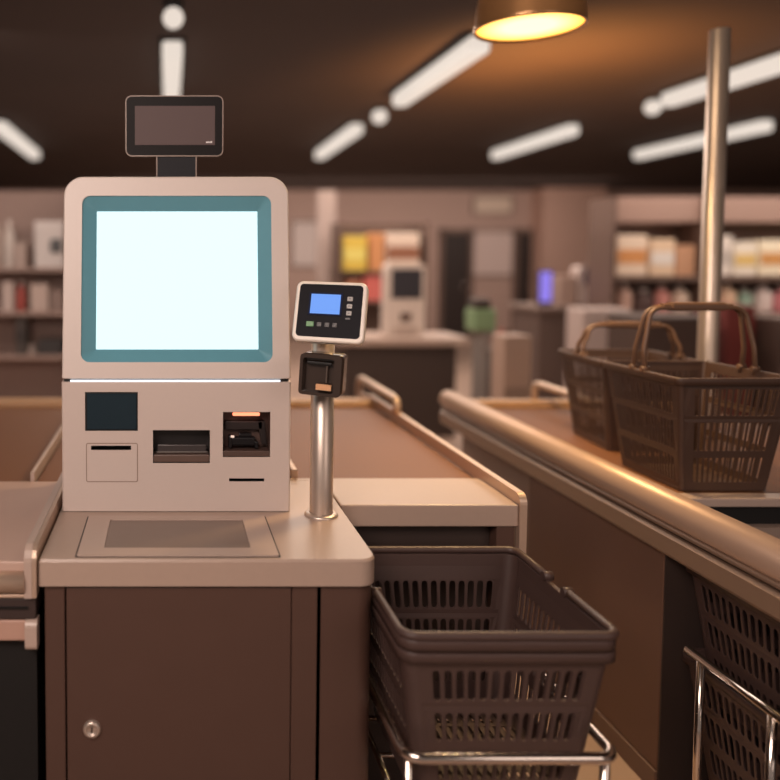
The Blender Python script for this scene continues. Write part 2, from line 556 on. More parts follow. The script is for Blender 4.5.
for x in (-.024, -.003, .017):
    m = MB()
    m.box(x - .006, x + .006, -.003, -.001, -.043, -.031, bev=.0015)
    k = head_part(m, 'key', M_key_dk, fp)
    m = MB()
    m.box(x - .003, x + .003, -.0037, -.0025, -.0355, -.034)
    m.box(x - .003, x - .0015, -.0037, -.0025, -.0405, -.034)
    m.box(x + .001, x + .003, -.0037, -.0025, -.0405, -.038)
    head_part(m, 'key_mark', mat('mark_dim', (52, 52, 54), .4), k)
B(PX - .022, PX + .026, hc.y + .02, PY + .01, 1.43, 1.47, bev=.004).build('head_bracket', M_steel, T)
# smoked card pocket clamped to the pole, open at the front
pc = at(320.5, 375.5, Y=2.02)
Rp = Matrix.Translation(pc) @ Matrix.Rotation(math.radians(-21), 4, 'Z') @ Matrix.Rotation(math.radians(3), 4, 'Y')


def pocket(m, name, mt, parent):
    bmesh.ops.transform(m.bm, matrix=Rp, verts=m.bm.verts)
    return m.build(name, mt, parent)


m = MB()
pw, ph = .056, .054
f0 = rrect(-pw, pw * .93, -ph, ph, .010, 5)
f1 = rrect(-pw + .008, pw * .93 - .018, -ph + .008, ph - .010, .007, 5)
b0 = rrect(-pw + .006, pw, -ph, ph, .010, 5)
m.bridge([(x, 0, z) for x, z in f0], [(x, 0, z) for x, z in f1])
m.bridge([(x, 0, z) for x, z in f0], [(x, .075, z) for x, z in b0], True)
m.bridge([(x, 0, z) for x, z in f1], [(x * .9, .03, z) for x, z in f1])
m.bm.faces.new([m.bm.verts.new((x * .9, .03, z)) for x, z in f1])
m.bm.faces.new([m.bm.verts.new((x, .075, z)) for x, z in b0])
po = pocket(m, 'card_pocket', M_smoke, T)
pocket(MB().box(-.040, .026, .010, .018, .026, .034, bev=.002), 'pocket_slot', M_slot, po)
pocket(MB().box(-.012, .0285, .006, .012, -.040, -.024, bev=.001), 'pocket_tray', M_paper, po)
pocket(MB().box(.012, .015, .012, .018, -.02, .024), 'pocket_ridge', mat('pocket_ridge', (96, 84, 76), .3), po)

# ---------------------------------------------------------------- conveyor lane behind the kiosk
LX0, LX1 = .499, 1.012
LN = thing('conveyor_lane', 'tan conveyor lane with pale front deck and steel side rail right of the kiosk', 'conveyor', (.4, 3.0, 0))
m = MB()
m.box(LX0, LX1, 2.215, 2.475, TOP - .064, TOP, bev=.004)
m.build('front_deck', M_top, LN)
B(-.27, .49, 2.476, 2.50, TOP - .05, TOP - .002).build('deck_strip', M_top, LN)
B(-.428, LX1, 2.477 + .026, 3.80, TOP - .05, TOP - .012, bev=.006).build('belt', M_belt, LN)
B(LX0, LX1, 2.476, 2.5035, TOP - .06, TOP - .003).build('belt_edge', M_top, LN)
B(-.428, LX1 + .01, 3.80, 3.90, TOP - .05, TOP + .020, bev=.018, seg=4).build('rear_roller', mat('roller_tan', (190, 150, 112), .4), LN)
B(LX0 + .06, LX1 - .06, 2.27, 3.85, .0, TOP - .066).build('cabinet_body', M_cab_dark, LN)
B(LX1 - .058, LX1 - .006, 2.225, 3.85, .0, TOP - .066, bev=.003).build('side_panel', M_cab, LN)
# divider rail right behind the kiosk
MB().prism(rrect(.402, .422, TOP - .02, TOP + .026, .006, 3), 'y', 2.504, 3.79).build('divider_rail', M_steel_h, LN)
# right side rail: a flat bar that turns down at the front
m = MB()
zt, zb = TOP + .032, TOP - .02
rad = .03
yz_o = [(3.92, zt)] + [(2.208 + rad - rad * math.sin(a), zt - rad + rad * math.cos(a)) for a in [PI / 2 * k / 6 for k in range(7)]] + [(2.208, .725)]
th2 = .022
yz_i = [(2.208 + th2, .725)] + [(2.208 + th2 + .012 * (1 - math.cos(a)), zt - .045 - .012 + .012 * math.sin(a)) for a in [PI / 2 * k / 4 for k in range(5)]] + [(3.92, zt - .045)]
m.prism(yz_o + yz_i, 'x', LX1 + .001, LX1 + .022)
rl = m.build('side_rail', M_steel_h, LN)
m = MB()
pts = [(LX1 + .012, 3.46, zt - .01), (LX1 + .012, 3.46, zt + .030), (LX1 + .012, 3.475, zt + .046), (LX1 + .012, 3.50, zt + .052),
       (LX1 + .012, 4.10, zt + .052), (LX1 + .012, 4.135, zt + .044), (LX1 + .012, 4.15, zt + .02), (LX1 + .012, 4.15, zt - .05)]
m.tube(pts, .019, 12)
m.build('loop_handle', M_steel_h, rl)
B(LX1 + .002, LX1 + .02, 3.9, 4.16, zt - .06, zt - .015, bev=.004).build('rail_end', M_steel_h, rl)

# ---------------------------------------------------------------- left counter
LF = thing('packing_counter', 'pale pink topped counter with steel front roller at the left edge of the view', 'counter', (-1.0, 2.2, 0))
B(-1.75, -.335, 1.80, 2.474, TOP - .03, TOP - .004, bev=.004).build('countertop', mat('left_top', (196, 166, 152), .4, var=.02), LF)
MB().tube([(-1.75, 1.80, TOP - .052), (-.336, 1.80, TOP - .052)], .026, 20).build('front_roller', M_steel_h, LF)
B(-1.75, -.318, 1.79, 1.83, TOP - .088, TOP - .08, bev=.002).build('roller_trim', M_steel_h, LF)
B(-1.75, -.312, 1.80, 2.3, .756, .808, bev=.004).build('dark_drawer', mat('drawer_dark', (60, 48, 46), .4), LF)
B(-1.75, -.33, 1.795, 1.802, .783, .787).build('drawer_gap', M_slot, LF)
B(-1.75, -.335, 1.805, 2.3, .70, .753, bev=.006).build('lower_band', mat('band_pink', (190, 152, 136), .4), LF)
B(-1.75, -.318, 1.84, 2.46, 0, .70).build('cabinet_body', M_black, LF)
# edge rail turning down in front, plus the lower end cap
m = MB()
zt = TOP + .034
rad = .035
yz = [(2.46, zt)] + [(1.787 + rad - rad * math.sin(a), zt - rad + rad * math.cos(a)) for a in [PI / 2 * k / 6 for k in range(7)]] + [(1.787, .812), (1.83, .812), (1.83, TOP - .03), (2.46, TOP - .03)]
m.prism(yz, 'x', -.337, -.319)
m.build('edge_rail', M_top_edge, LF)
m = MB()
m.prism(yz, 'x', -.3185, -.3085)
bmesh.ops.scale(m.bm, vec=(1, 1, .985), verts=m.bm.verts, space=Matrix.Translation((0, 0, -.9)))
m.build('rail_lip', M_steel_h, LF)
m = MB().prism(rrect(1.788, 1.83, .684, .756, (.004, .016, .014, .004), 4), 'x', -.337, -.309)
m.build('end_cap', M_top_edge, LF)

LB = thing('rear_conveyor', 'brown conveyor belt with slim pale rail behind the left counter', 'conveyor', (-1.0, 3.1, 0))
B(-1.75, -.446, 2.478, 3.80, TOP - .05, TOP - .012, bev=.006).build('belt', M_belt, LB)
B(-1.75, -.432, 3.80, 3.90, TOP - .05, TOP + .020, bev=.018, seg=4).build('rear_roller', MATS['roller_tan'], LB)
MB().prism(rrect(-.443, -.431, TOP - .02, TOP + .026, .004, 3), 'y', 2.478, 3.79).build('side_rail', M_top_edge, LB)
B(-1.75, -.46, 2.5, 3.8, 0, TOP - .05).build('cabinet_body', M_cab_dark, LB)


# ---------------------------------------------------------------- shopping baskets
def basket_parts(root, W, D, H, tx, r, rows, side_cols, front_cols, slot_w, round_ends, mt, mt_h, corner_pad, top_pad=.03):
    """open-topped basket: rim rectangle W x D at height H, walls drawn in by tx at the base"""
    t = .003
    w, d = W / 2 - .012, D / 2 - .012

    def ext(v):
        q = tx * (1 - v / H)
        return w - q, d - q

    m = MB()
    bm = m.bm

    def wall(ax, sgn, cols):
        def P(u, v):
            ex, ey = ext(v)
            L, off = (ex, ey) if ax == 'x' else (ey, ex)
            s = u * (L - r)
            return (s, sgn * off, v) if ax == 'x' else (sgn * off, s, v)

        def quad(u0, u1, v0, v1):
            m.face([P(u0, v0), P(u1, v0), P(u1, v1), P(u0, v1)])
        L = (w if ax == 'x' else d) - r
        cp = (corner_pad if ax == 'x' else corner_pad * .7) / L
        ua, ub = -1 + cp, 1 - cp
        vs = [row for row in rows]
        prev = 0
        for v0, v1 in vs:
            quad(-1, 1, prev, v0)
            prev = v1
        quad(-1, 1, prev, H)
        for v0, v1 in vs:
            quad(-1, ua, v0, v1)
            quad(ub, 1, v0, v1)
            step = (ub - ua) / cols
            for k in range(cols):
                c0, c1 = ua + k * step, ua + (k + 1) * step
                cm = (c0 + c1) / 2
                hw = step * slot_w / 2
                rv = hw * L if round_ends else hw * L * .25
                rv = min(rv, (v1 - v0) * .45)
                a, b = v0 + .003, v1 - .003
                inner = []
                for ang in (180, 135, 90, 45, 0):
                    A_ = math.radians(ang)
                    sx = math.cos(A_) if round_ends else (-1, -.9, 0, .9, 1)[(180 - ang) // 45]
                    inner.append((cm + hw * sx, b - rv + rv * math.sin(A_)))
                for ang in (0, -45, -90, -135, -180):
                    A_ = math.radians(ang)
                    sx = math.cos(A_) if round_ends else (1, .9, 0, -.9, -1)[(-ang) // 45]
                    inner.append((cm + hw * sx, a + rv + rv * math.sin(A_)))
                outer = [(c0, b - rv), (c0, v1), (cm, v1), (c1, v1), (c1, b - rv), (c1, a + rv), (c1, v0), (cm, v0), (c0, v0), (c0, a + rv)]
                I = [bm.verts.new(P(*p)) for p in inner]
                O = [bm.verts.new(P(*p)) for p in outer]
                for j in range(10):
                    j2 = (j + 1) % 10
                    bm.faces.new((O[j], O[j2], I[j2], I[j]))

    wall('x', -1, front_cols)
    wall('x', 1, front_cols)
    wall('y', -1, side_cols)
    wall('y', 1, side_cols)
    # corners
    for sx in (-1, 1):
        for sy in (-1, 1):
            lo, hi = [], []
            for k in range(10):
                a = PI / 2 * k / 9
                for lst, v in ((lo, 0), (hi, H)):
                    ex, ey = ext(v)
                    lst.append((sx * (ex - r + r * math.cos(a)), sy * (ey - r + r * math.sin(a)), v))
            for k in range(9):
                m.face([lo[k], lo[k + 1], hi[k + 1], hi[k]])
    # base plate with slats
    ex, ey = ext(0)
    o_, i_ = rrect(-ex, ex, -ey, ey, r, 5), rrect(-ex + .03, ex - .03, -ey + .03, ey - .03, .006, 5)
    m.bridge([(x, y, 0) for x, y in o_], [(x, y, 0) for x, y in i_])
    nb = 13
    for k in range(nb):
        xb = -ex + .03 + (2 * ex - .06) * (k + .5) / nb
        m.face([(xb - .006, -ey + .03, 0), (xb + .006, -ey + .03, 0), (xb + .006, ey - .03, 0), (xb - .006, ey - .03, 0)])
    for yb in (-ey * .35, ey * .35):
        m.face([(-ex + .03, yb - .007, .0005), (ex - .03, yb - .007, .0005), (ex - .03, yb + .007, .0005), (-ex + .03, yb + .007, .0005)])
    body = m.build('body', mt, root)
    sol = body.modifiers.new('thickness', 'SOLIDIFY')
    sol.thickness = t
    sol.offset = 0
    # ribs under the base
    # rim: a downturned lip
    path = rrect(-W / 2, W / 2, -D / 2, D / 2, r + .012, 6)
    inner = rrect(-w, w, -d, d, r, 6)
    m = MB()
    z1, z0 = H + .002, H - .021
    m.bridge([(x, y, z1 - .003) for x, y in path], [(x, y, z0) for x, y in path], True)
    m.bridge([(x, y, z1) for x, y in [(p[0] * .994, p[1] * .994) for p in path]], [(x, y, z1 - .003) for x, y in path], True)
    m.bridge([(x, y, z1) for x, y in [(p[0] * .994, p[1] * .994) for p in path]], [(x, y, z1) for x, y in inner])
    m.bridge([(x, y, z0) for x, y in path], [(x, y, z0) for x, y in inner])
    m.bridge([(x, y, z1) for x, y in inner], [(x, y, z0) for x, y in inner], True)
    m.build('rim', mt, root)
    return body


def folded_handles(root, W, D, H, r, mt):
    """two loops folded flat along the rim: one round the front, one round the back; hinges on the long sides"""
    z = H + .012
    for sgn, yp in ((-1, -.03), (1, .07)):
        e = W / 2 - .006
        f = D / 2 - .006
        pts = [(-e, yp if sgn < 0 else .07, z)]
        n = 6
        pts += [(-e + r * (1 - math.cos(a)), sgn * (f - r + r * math.sin(a)), z) for a in [PI / 2 * k / n for k in range(n + 1)]]
        pts += [(e - r * (1 - math.cos(a)), sgn * (f - r + r * math.sin(a)), z) for a in [PI / 2 * k / n for k in range(n, -1, -1)]]
        pts += [(e, yp, z)]
        m = MB().tube(pts, .010, 10)
        h = m.build('handle', mt, root)
        for sx in (-1, 1):
            m = MB()
            m.tube([(sx * (e - .012), yp, H + .012), (sx * (e + .012), yp, H + .012)], .012, 12)
            m.box(sx * e - .006, sx * e + .006, yp - .008, yp + .008, H - .004, H + .014, bev=.002)
            m.build('hinge', mt, h)


def upright_handles(root, W, D, H, hgt, mt, gap=.03, lean=0.0):
    """two loops standing up together over the middle, with a shared grip on top"""
    e = W / 2 - .010
    ca, sa = math.cos(lean), math.sin(lean)

    def lean_pt(p):
        x, y, z = p
        dz = z - H - .006
        return (x, y * ca + dz * sa, H + .006 + dz * ca - y * sa) if dz > 0 else p
    for k, yb in enumerate((-gap, gap)):
        pts = []
        yt = yb * .35
        rr = .045
        for q in range(2):
            pass
        prof = [(-e, H - .015)] + [(-e, H + hgt * .35)]
        arc = [(-e + .018 + rr * (1 - math.cos(a)), H + hgt - rr + rr * math.sin(a)) for a in [PI / 2 * j / 6 for j in range(7)]]
        left = prof + arc
        right = [(-x, z) for x, z in left][::-1]
        allp = left + right
        pts = [(x, yb + (yt - yb) * (z - H) / hgt, z) for x, z in allp]
        pts = [lean_pt(p) for p in pts]
        m = MB().tube(pts, .0075, 10)
        h = m.build('handle', mt, root)
        for sx in (-1, 1):
            m = MB()
            m.tube([(sx * (e - .012), yb, H + .006), (sx * (e + .012), yb, H + .006)], .009, 12)
            m.build('hinge', mt, h)
    m = MB()
    m.prism(rrect(-.020, .020, H + hgt - .011, H + hgt + .017, .010, 4), 'x', -e * .48, e * .48)
    m.prism(rrect(-.016, .016, H + hgt - .008, H + hgt + .013, .008, 4), 'x', -e * .62, e * .62)
    for v in m.bm.verts:
        v.co = Vector(lean_pt(v.co))
    m.build('grip', mt, root)


# kind A: tall dark nesting basket
A_W, A_D, A_H = .480, .520, .385
A_rows = [(.040, .115), (.138, .215), (.237, .318)]
ba = thing('shopping_basket', 'dark brown plastic basket with folded handles on top of the front stack', 'basket', (0, 0, 0), 'baskets stacked in the chrome stand in front')
basket_parts(ba, A_W, A_D, A_H, .050, .030, A_rows, 15, 13, .68, True, M_basket, M_handle, .020)
plain = thing('shopping_basket', 'dark brown basket nested underneath, holding the topmost basket of the front stack', 'basket', (0, 0, 0), 'baskets stacked in the chrome stand in front')
basket_parts(plain, A_W, A_D, A_H, .050, .030, [(a + .0275, b + .0275) for a, b in A_rows], 15, 13, .68, True, M_basket, M_handle, .020)
folded_handles(ba, A_W, A_D, A_H, .032, M_basket)
SX, SY, SZ = .743, 1.897, .396
ba.location = (SX, SY, SZ)
plain.location = (SX, SY, SZ - .0275)

# chrome stand of the front stack
ST = thing('basket_stand', 'chrome tube stand carrying the front stack of baskets beside the kiosk counter', 'stand', (SX, SY, 0))
ring = [(x, y, .528) for x, y in rrect(.514, .974, 1.630, 2.185, .04, 6)]
MB().tube(ring, .0125, 14, closed=True).build('ring', M_chrome, ST)
for lx, ly in ((.528, 1.655), (.960, 1.655), (.528, 2.165), (.960, 2.165)):
    MB().tube([(lx, ly, .006), (lx, ly, .520)], .0105, 12).build('leg', M_chrome, ST)
m = MB()
z = SZ - .0275 - .010
for y in (1.74, 1.90, 2.06):
    m.tube([(.528, y, z), (.960, y, z)], .007, 10)
m.tube([(.528, 1.655, z), (.528, 2.165, z)], .008, 10)
m.tube([(.960, 1.655, z), (.960, 2.165, z)], .008, 10)
m.build('shelf_bars', M_chrome, ST)

# ---------------------------------------------------------------- right lane
RL = thing('checkout_lane', 'long checkout lane on the right with thick rounded bumper rail and brown side panel', 'checkout lane', (1.9, 2.6, 0))
PXL = 1.47
B(PXL, PXL + .06, 2.265, 3.13, .07, .75, bev=.003).build('side_panel', M_panel, RL)
B(PXL - .005, PXL + .07, 2.266, 3.14, 0, .068, bev=.003).build('plinth', mat('plinth_brown', (120, 94, 80), .5), RL)
B(PXL + .0015, 2.62, 2.258, 2.264, .0, .75).build('end_panel', M_cab_dark, RL)
B(PXL + .075, 2.55, 2.31, 4.05, 0, .80).build('cabinet_body', mat('lane_body', (150, 130, 118), .6), RL)
B(2.55, 2.62, .9, 4.05, 0, .80).build('outer_panel', M_cab_dark, RL)
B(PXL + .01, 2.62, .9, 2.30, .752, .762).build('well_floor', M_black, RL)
# top slab where the baskets stand, with the belt beyond
B(1.54, 2.60, 2.345, 2.38, .764, .86).build('well_face', M_black, RL)  # panel added in black, the darkness under the slab put into its colour
B(1.515, 2.62, 2.325, 2.385, .858, .885, bev=.004).build('top_slab', M_top_edge, RL)
B(1.515, 2.62, 2.388, 3.80, .835, .884, bev=.004).build('belt', M_belt, RL)
B(1.515, 2.62, 3.80, 3.90, .83, .915, bev=.018, seg=4).build('rear_roller', MATS['roller_tan'], RL)
# bumper: rounded tube, dark groove, lower band; the far end is closed with a dome
Yb0, Yb1 = .95, 4.12
cxb, czb, rb = 1.482, .878, .047
m = MB()
pts, rr = [], []
pts.append((cxb, Yb0, czb)); rr.append(rb)
pts.append((cxb, Yb1 - .03, czb)); rr.append(rb)
for k in range(1, 6):
    a = PI / 2 * k / 5
    pts.append((cxb, Yb1 - .03 + .03 * math.sin(a), czb)); rr.append(max(.004, rb * (.35 + .65 * math.cos(a))))
m.tube(pts, rr, 28)
bum = m.build('bumper_tube', M_bump, RL)
B(1.462, 1.52, Yb0, Yb1 - .03, .80, .85).build('bumper_groove', mat('groove_dark', (70, 54, 46), .5), RL)
m = MB()
m.prism([(1.452, .814), (1.442, .806), (1.442, .758), (1.450, .748), (1.53, .748), (1.53, .814)], 'y', Yb0, Yb1 - .02)
m.build('bumper_band', M_bump_band, RL)
MB().prism([(1.4485, .838), (1.4455, .834), (1.4455, .828), (1.449, .824), (1.5, .824), (1.5, .838)], 'y', Yb0, Yb1 - .03).build('bumper_trim', M_bump_band, RL)
m = MB()
pts = [(1.86, 3.93, .84), (1.86, 3.93, .955), (1.862, 3.92, .978), (1.87, 3.89, .985), (1.87, 3.45, .985), (1.87, 3.415, .97), (1.87, 3.41, .88)]
m.tube(pts, .018, 12)
m.build('loop_handle', M_steel_h, RL)

# steel post on the lane
SP = thing('steel_post', 'tall brushed steel post rising behind the two baskets on the right lane', 'post', (2.225, 3.2, .884))
MB().lathe([(.0375, .886), (.0375, 2.532), (.034, 2.536), (0, 2.536)], 2.225, 3.2, 32).build('post', M_steel, SP)
MB().lathe([(.06, .886), (.06, .894), (.05, .90), (.038, .902)], 2.225, 3.2, 32).build('post_flange', M_steel, SP)

# kind B: slatted baskets with raised handles
B_W, B_D, B_H = .38, .43, .358
B_rows = [(.024, .110), (.126, .222), (.238, .328)]
bb = thing('shopping_basket', 'brown slatted basket with raised handles, the larger looking one at the right edge', 'basket', (0, 0, 0), 'slatted baskets on the right lane')
basket_parts(bb, B_W, B_D, B_H, .044, .012, B_rows, 19, 13, .68, False, M_basket_b, M_handle, .030)
b2 = dup(bb, (0, 0, 0), 0, 'brown slatted basket with raised handles standing behind the nearer basket, left of it', 'slatted baskets on the right lane')
upright_handles(b2, B_W, B_D, B_H, .125, M_handle)
b2.location = (1.816, 3.062, .8875)
b2.scale = (1, 1, .96)
b2.rotation_euler = (0, 0, math.radians(-5.5))
upright_handles(bb, B_W, B_D, B_H, .205, M_handle)
bb.location = (1.733, 2.556, .8885)

# baskets in the bay under the lane
for k, (z, lab) in enumerate(((.338, 'dark basket under the right lane, topmost in the shadowed bay'), (.070, 'dark basket under the right lane, beneath the topmost one in the bay'))):
    dup(plain, (1.768, 2.015, z), PI / 2, lab, 'dark baskets in the bay under the right lane')
RS = thing('basket_stand', 'chrome rail stand in front of the shadowed baskets under the right lane', 'stand', (1.6, 1.95, 0))
m = MB()
pts = [(1.44, 2.105, .528), (1.44, 1.765, .528), (1.448, 1.74, .528), (1.472, 1.73, .528), (2.12, 1.73, .528)]
m.tube(pts, .0115, 14)
m.build('top_bar', M_chrome, RS)
for ly in (2.05, 1.80):
    MB().tube([(1.44, ly, .004), (1.44, ly, .525)], .0105, 12).build('leg', M_chrome, RS)
MB().tube([(2.1, 1.73, .004), (2.1, 1.73, .525)], .0105, 12).build('leg', M_chrome, RS)
m = MB()
for y in (1.85, 2.05, 2.18):
    m.tube([(1.44, y, .055), (2.12, y, .055)], .009, 10)
m.tube([(1.44, 2.19, .055), (1.44, 1.78, .055)], .009, 10)
m.build('shelf_bars', M_chrome, RS)

# ---------------------------------------------------------------- pendant lamp
LPX, LPY, LPZ = 1.273, 2.8, 2.425
PL = thing('pendant_lamp', 'round metal pendant lamp glowing warm yellow above the lanes', 'lamp', (LPX, LPY, LPZ))
prof = [(.202, LPZ - .006), (.205, LPZ), (.203, LPZ + .01), (.196, LPZ + .07), (.185, LPZ + .13), (.150, LPZ + .185), (.09, LPZ + .215), (.035, LPZ + .225), (.03, LPZ + .27), (0, LPZ + .272)]
inn = [(.202, LPZ - .006), (.196, LPZ - .004), (.19, LPZ + .05), (.18, LPZ + .12), (.14, LPZ + .17), (0, LPZ + .19)]
q = .90
prof = [(r * q, z) for r, z in prof]
inn = [(r * q, z) for r, z in inn]
m = MB().lathe(prof, LPX, LPY, 40).lathe(inn, LPX, LPY, 40)
m.build('shade', mat('lamp_shade_metal', (176, 132, 92), .3, .7), PL)
MB().lathe([(0, LPZ + .004), (.174, LPZ + .004), (.174, LPZ + .010), (0, LPZ + .012)], LPX, LPY, 40).build('diffuser', glow('lamp_glow', (1.0, .60, .19), 2.7), PL)
MB().tube([(LPX, LPY, LPZ + .26), (LPX, LPY, CZ)], .006, 8).build('cord', M_black, PL)
MB().lathe([(.05, CZ), (.05, CZ - .03), (0, CZ - .032)], LPX, LPY, 20).build('canopy', M_black, PL)

# the diffuser is hottest over the bulb and deeper amber towards its edge
nt = bpy.data.materials['lamp_glow'].node_tree
tc = nt.nodes.new('ShaderNodeTexCoord')
mp = nt.nodes.new('ShaderNodeMapping')
mp.inputs['Scale'].default_value = (5.6, 5.6, 0)
gr = nt.nodes.new('ShaderNodeTexGradient')
gr.gradient_type = 'SPHERICAL'
rp = nt.nodes.new('ShaderNodeValToRGB')
rp.color_ramp.elements[0].color = (1, .42, .05, 1)
rp.color_ramp.elements[0].position = .02
rp.color_ramp.elements[1].color = (1, .72, .30, 1)
rp.color_ramp.elements[1].position = .55
nt.links.new(tc.outputs['Object'], mp.inputs['Vector'])
nt.links.new(mp.outputs['Vector'], gr.inputs['Vector'])
nt.links.new(gr.outputs['Fac'], rp.inputs['Fac'])
nt.links.new(rp.outputs['Color'], nt.nodes['Principled BSDF'].inputs['Emission Color'])

# ---------------------------------------------------------------- ceiling lights
M_tube = glow('tube_light', (1.0, .87, .76), .82)
rows_ = {'A': 0.03, 'C': -1.87, 'D': 2.14, 'F': 4.62, 'H': 6.6}
lights = [('first row, straight above the kiosk', .03, 5.32, 6.8), ('at the left edge of the view', -1.77, 8.3, 10.46),
          ('far one in the row right of the kiosk', 2.02, 8.45, 10.46), ('near one in the row beside the pendant lamp', 2.04, 5.2, 6.94),
          ('far one beneath the pendant lamp', 4.36, 8.5, 10.46), ('long near one crossing behind the steel post', 4.40, 5.0, 6.94),
          ('far one crossing behind the steel post', 6.25, 8.24, 10.46)]
for lab, x, y0, y1 in lights:
    t_ = thing('linear_light', 'white linear ceiling light, ' + lab, 'ceiling light', (x, (y0 + y1) / 2, CZ), 'linear lights in rows on the ceiling')
    B(x - .09, x + .09, y0 - .02, y1 + .02, CZ - .02, CZ - .001, bev=.004).build('housing', M_black, t_)
    MB().prism(rrect(x - .07, x + .07, CZ - .14, CZ - .015, .035, 4), 'y', y0, y1).build('diffuser', M_tube, t_)
for lab, x, y in (('above the kiosk', .03, 4.6), ('right of the far row beside the kiosk', 2.05, 7.65), ('left of the steel post', 4.42, 7.2)):
    t_ = thing('globe_light', 'small round white globe light on the ceiling ' + lab, 'ceiling light', (x, y, CZ), 'globe lights on the ceiling')
    MB().lathe([(.06, CZ - .001), (.06, CZ - .03), (.05, CZ - .034), (0, CZ - .034)], x, y, 24).build('mount', M_black, t_)
    MB().lathe([((.043 + .004 * y) * math.sin(PI * k / 12), CZ - .09 + (.043 + .004 * y) * math.cos(PI * k / 12)) for k in range(13)], x, y, 24).build('globe', M_tube, t_)

# ---------------------------------------------------------------- far background
M_bgwhite = mat('bg_white', (224, 210, 202), .5, var=.02)
M_bgcounter = mat('bg_counter', (190, 168, 156), .5, var=.02)
M_bgdark = mat('bg_dark', (66, 54, 50), .5)
M_bgbrown = mat('bg_brown', (106, 84, 74), .6)


def pal(i, rgb):
    return mat('pack_%s' % i, rgb, .5, var=.04, scale=8)


def carton(name, x0, x1, y0, y1, z0, z1, mt, lab, cat, band=None, group=None):
    o = thing(name, lab, cat, ((x0 + x1) / 2, (y0 + y1) / 2, z0), group)
    B(x0, x1, y0, y1, z0, z1, bev=min(x1 - x0, z1 - z0) * .04).build('carton', mt, o)
    if band:
        h = z1 - z0
        B(x0 + .01, x1 - .01, y0 - .003, y0 + .01, z0 + h * .3, z0 + h * .65).build('printed_panel', band, o)
    return o


def bottle(name, x, y, z, r, h, mt, capm, lab, cat='bottle', group=None):
    o = thing(name, lab, cat, (x, y, z), group)
    MB().lathe([(0, z), (r * .95, z), (r, z + .01), (r, z + h * .62), (r * .8, z + h * .74), (r * .38, z + h * .82), (r * .36, z + h * .88), (0, z + h * .88)], x, y, 16).build('bottle_body', mt, o)
    MB().lathe([(r * .42, z + h * .86), (r * .42, z + h), (0, z + h)], x, y, 14).build('cap', capm, o)
    return o


# --- shelving on the right
GY = 7.6
g0, g1 = at(617, 200, Y=GY).x, 7.3
zt_, zs1, zs2, zs3 = at(700, 197, Y=GY).z, at(700, 276, Y=GY).z, at(700, 313, Y=GY).z, .35
GS = thing('store_shelving', 'long brown store shelving with a pale header board behind the steel post', 'shelving', ((g0 + g1) / 2, GY, 0))
B(g0, g1, GY + .38, GY + .42, 0, zt_).build('back_panel', M_bgbrown, GS)
zh0 = at(700, 222, Y=GY).z
B(g0, g1, GY + .05, GY + .37, zh0, zt_, bev=.01).build('header_board', mat('header_board', (160, 132, 120), .6), GS)
for z in (zs1, zs2, zs3):
    B(g0, g1, GY - .02, GY + .37, z - .05, z, bev=.006).build('shelf', M_bgbrown, GS)
for x in (g0 - .04, 5.2, g1):
    B(x, x + .04, GY - .01, GY + .42, 0, zt_).build('upright', M_bgbrown, GS)
cols_up = [((236, 214, 192), (214, 150, 92)), ((228, 200, 170), (230, 222, 214)), ((196, 150, 118), None), ((226, 216, 206), (190, 180, 172)), ((232, 222, 206), (222, 190, 120)),
           ((238, 226, 200), (206, 150, 90)), ((206, 190, 168), None), ((222, 224, 216), (160, 178, 170)), ((238, 232, 226), (214, 196, 160)), ((214, 200, 190), None), ((236, 228, 218), (190, 176, 160))]
side_words = ['cream and orange', 'tan and white', 'brown', 'pale grey', 'cream and amber', 'ivory and orange', 'beige', 'pale green grey', 'white and gold', 'stone', 'white and taupe']
x = g0 + .05
k = 0
while x < 6.9:
    w = (.30, .24, .19, .27, .22, .28, .2, .31, .26, .22, .3)[k % 11]
    if abs(x - 5.2) < .04 or (x < 5.2 < x + w):
        x = 5.27
    h = (.40, .36, .30, .39, .33, .35, .28, .41, .37, .31, .40)[k % 11]
    c, b = cols_up[k % 11]
    carton('carton', x, x + w, GY + .06, GY + .34, zs1 + .001, zs1 + h, pal('u%d' % (k % 11), c),
           side_words[k % 11] + ' carton on the upper shelf, %s from its left end' % ('first', 'second', 'third', 'fourth', 'fifth', 'sixth', 'seventh', 'eighth', 'ninth', 'tenth', 'eleventh', 'twelfth', 'thirteenth', 'fourteenth')[k],
           'carton', pal('ub%d' % (k % 11), b) if b else None, 'cartons on the upper shelf at right')
    x += w + (.03, .012, .09, .02)[k % 4]
    k += 1
cols_lo = [((214, 176, 160), 'pink beige'), ((92, 70, 66), 'dark brown'), ((220, 150, 140), 'coral pink'), ((222, 196, 176), 'cream'), ((214, 132, 130), 'rose'), ((226, 190, 160), 'peach'),
           ((150, 176, 158), 'pale green'), ((230, 210, 204), 'off white'), ((222, 140, 146), 'pink'), ((200, 120, 90), 'rust'), ((120, 140, 190), 'blue'), ((232, 214, 206), 'ivory'), ((190, 96, 92), 'brick red')]
x = g0 + .1
k = 0
ords = ('first', 'second', 'third', 'fourth', 'fifth', 'sixth', 'seventh', 'eighth', 'ninth', 'tenth', 'eleventh', 'twelfth', 'thirteenth', 'fourteenth', 'fifteenth', 'sixteenth', 'seventeenth', 'eighteenth', 'nineteenth', 'twentieth', 'last')
while x < 6.9 and k < 20:
    c, wd = cols_lo[k % 13]
    r = (.075, .09, .07, .085)[k % 4]
    if abs(x + r - 5.22) < r + .03:
        x = 5.27
    h = (.30, .24, .28, .26, .31)[k % 5]
    bottle('bottle', x + r, GY + .14, zs2 + .001, r, h, pal('l%d' % (k % 13), c), M_bgwhite, '%s bottle on the lower shelf, %s from its left end' % (wd, ords[k]), 'bottle', 'bottles on the lower shelf at right')
    x += 2 * r + .025
    k += 1

